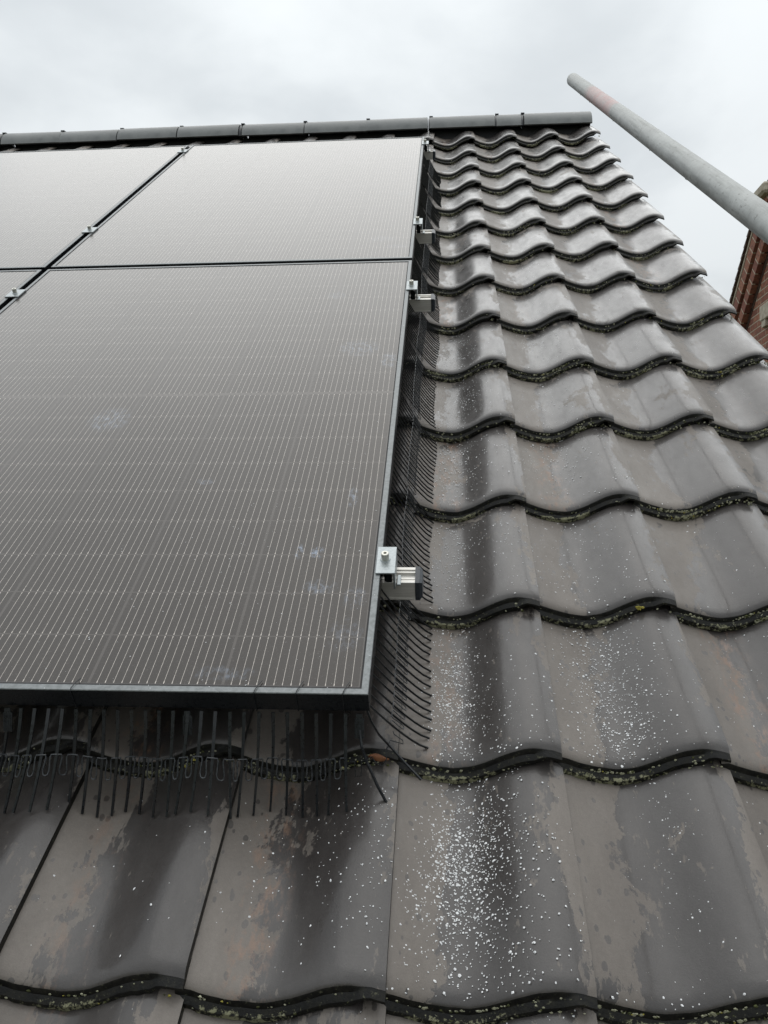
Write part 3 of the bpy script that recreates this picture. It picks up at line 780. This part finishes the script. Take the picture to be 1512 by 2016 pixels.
# one bright yellow rosette
for i in range(14):
    u = .478 - .053 + lr.gauss(0, .0025); blob(LY, Vector((u, V0 - 12 * TG - .004, corner_w(.42, .3) - LIPZ + prof(.7 * TW) - .013 + lr.gauss(0, .002))), .0022, (1, 1, .5), 5, .4, lr, 0, Matrix.Rotation(math.radians(90), 3, 'X'))
for b, nme, m, lb in ((LI, 'lichen', M_LICH, 'pale grey green lichen crust on the tile noses'), (LY, 'lichen', M_LICH2, 'small yellow lichen spots on the tile noses'), (LM, 'moss', M_MOSS, 'dark green moss under the tile noses')):
    o = b.build(nme, m); o.rotation_euler = (PITCH, 0, 0); tag(o, lb, 'lichen' if nme == 'lichen' else 'moss', kind='stuff')

# ------------------------------------------------------------------ white flakes strewn over the tiles and panel
fr = random.Random(33); FL = MB()
def flake(u, v, w, nrm, r):
    n = fr.choice((4, 5, 5, 6)); a0 = fr.uniform(0, 6.28); t1 = nrm.orthogonal().normalized(); t2 = nrm.cross(t1)
    st = fr.uniform(.5, 1.); rot = fr.uniform(0, 3.14); P = []
    for k in range(n):
        a = a0 + 2 * math.pi * k / n; rr = r * fr.uniform(.65, 1.15); x, y = rr * math.cos(a), rr * math.sin(a) * st
        x, y = x * math.cos(rot) - y * math.sin(rot), x * math.sin(rot) + y * math.cos(rot)
        P.append(Vector((u, v, w)) + t1 * x + t2 * y + nrm * fr.uniform(0., .3) * r)
    P.append(Vector((u, v, w)) + nrm * r * fr.uniform(.5, .8))
    FL.add(P, [(k, (k + 1) % n, n) for k in range(n)])
def normal(u, v):
    e = .002; k = math.ceil((V0 - v) / TG)
    return Vector((-(surf(u + e, v) - surf(u - e, v)) / (2 * e), -TILT, 1)).normalized()
def put(u, v, r):
    if not (.0 < u < .93 or v < -.02) or v > 4.1: return
    ph = ((V0 - v) / TG) % 1.
    if ph > .985 or ph < .01: return
    if (u < .075 and v > -.03) and fr.random() < .8: return
    flake(u, v, surf(u, v) + .0004, normal(u, v), r)
def size(): return fr.choice((.0006, .0007, .0008, .0010, .0011, .0013, .0015, .0019)) * fr.uniform(.75, 1.25)
clusters = [(.118, -.115, .026, .035, 130), (.125, -.16, .055, .085, 420), (.12, .15, .035, .09, 400), (.35, .16, .05, .09, 260), (.345, -.1, .04, .1, 220),
   # u, v, spread u, spread v, count
    (.110, -.130, .028, .045, 500), (.125, -.20, .035, .060, 420), (.150, -.10, .030, .05, 300), (.15, -.27, .05, .05, 160), (.115, .175, .025, .07, 520), (.13, .08, .04, .06, 330), (.18, .10, .03, .08, 260),
    (.35, .20, .035, .07, 420), (.36, .09, .03, .05, 260), (.33, -.15, .035, .09, 330), (.40, -.12, .05, .1, 160), (.12, .47, .03, .09, 380), (.20, .5, .03, .09, 150), (.12, .80, .035, .09, 420), (.13, 1.12, .035, .09, 420),
    (.13, 1.42, .03, .09, 320), (.13, 1.75, .03, .09, 260), (.33, .85, .06, .09, 240), (.33, 1.15, .06, .09, 240), (.34, 1.5, .05, .09, 160), (.33, .5, .05, .1, 220), (.13, 2.3, .03, .5, 420), (.33, 2.2, .05, .5, 200),
    (.5, .4, .1, .3, 260), (.55, 1.3, .1, .4, 160), (.65, .9, .12, .4, 120), (.0, -.13, .05, .08, 160), (-.1, -.15, .08, .07, 90), (-.3, -.2, .15, .08, 30), (.45, -.2, .06, .1, 80), (.3, .0, .2, .2, 200)]
for u, v, su, sv, n in clusters:
    for i in range(n): put(fr.gauss(u, su), fr.gauss(v, sv), size())
for i in range(700): put(fr.uniform(-.5, .93), fr.uniform(-.33, 3.5), size() * .8)
for i in range(420):
    u = -abs(fr.gauss(0, .35)); v = abs(fr.gauss(.1, .6))
    if -1.1 < u < -.001 and v < 1.6: flake(u, v, -.0012 if u < -.013 and v > .013 else .0002, Vector((0, 0, 1)), size() * .62)
o = FL.build('white_flakes', M_FLAKE); o.rotation_euler = (PITCH, 0, 0)
tag(o, 'small white flakes strewn over the wet tiles beside the panel', 'flakes', kind='stuff')

# dead leaf caught in the joint below the corner
lf = MB(); P = pix(746, 1493, -.118)
N_ = 7; V = []
for i in range(N_):
    t = i / (N_ - 1); w_ = .0055 * math.sin(math.pi * min(.98, t + .04)); x = (t - .5) * .030
    V += [(x, -w_, .0015 * math.sin(t * 5)), (x, 0, .003 + .0015 * math.sin(t * 5)), (x, w_, .0010 + .001 * math.sin(t * 7))]
lf.add(V, [(i * 3 + j, (i + 1) * 3 + j, (i + 1) * 3 + j + 1, i * 3 + j + 1) for i in range(N_ - 1) for j in (0, 1)], 0, True)
lo = lf.build('dead_leaf', M_LEAF); lo.location = wp(P.x, P.y - .004, P.z + .006); lo.rotation_euler = (PITCH + .3, .2, .3)
sm_ = lo.modifiers.new('thickness', 'SOLIDIFY'); sm_.thickness = .0004
tag(lo, 'brown dead leaf caught in the tile joint below the panel corner', 'leaf')
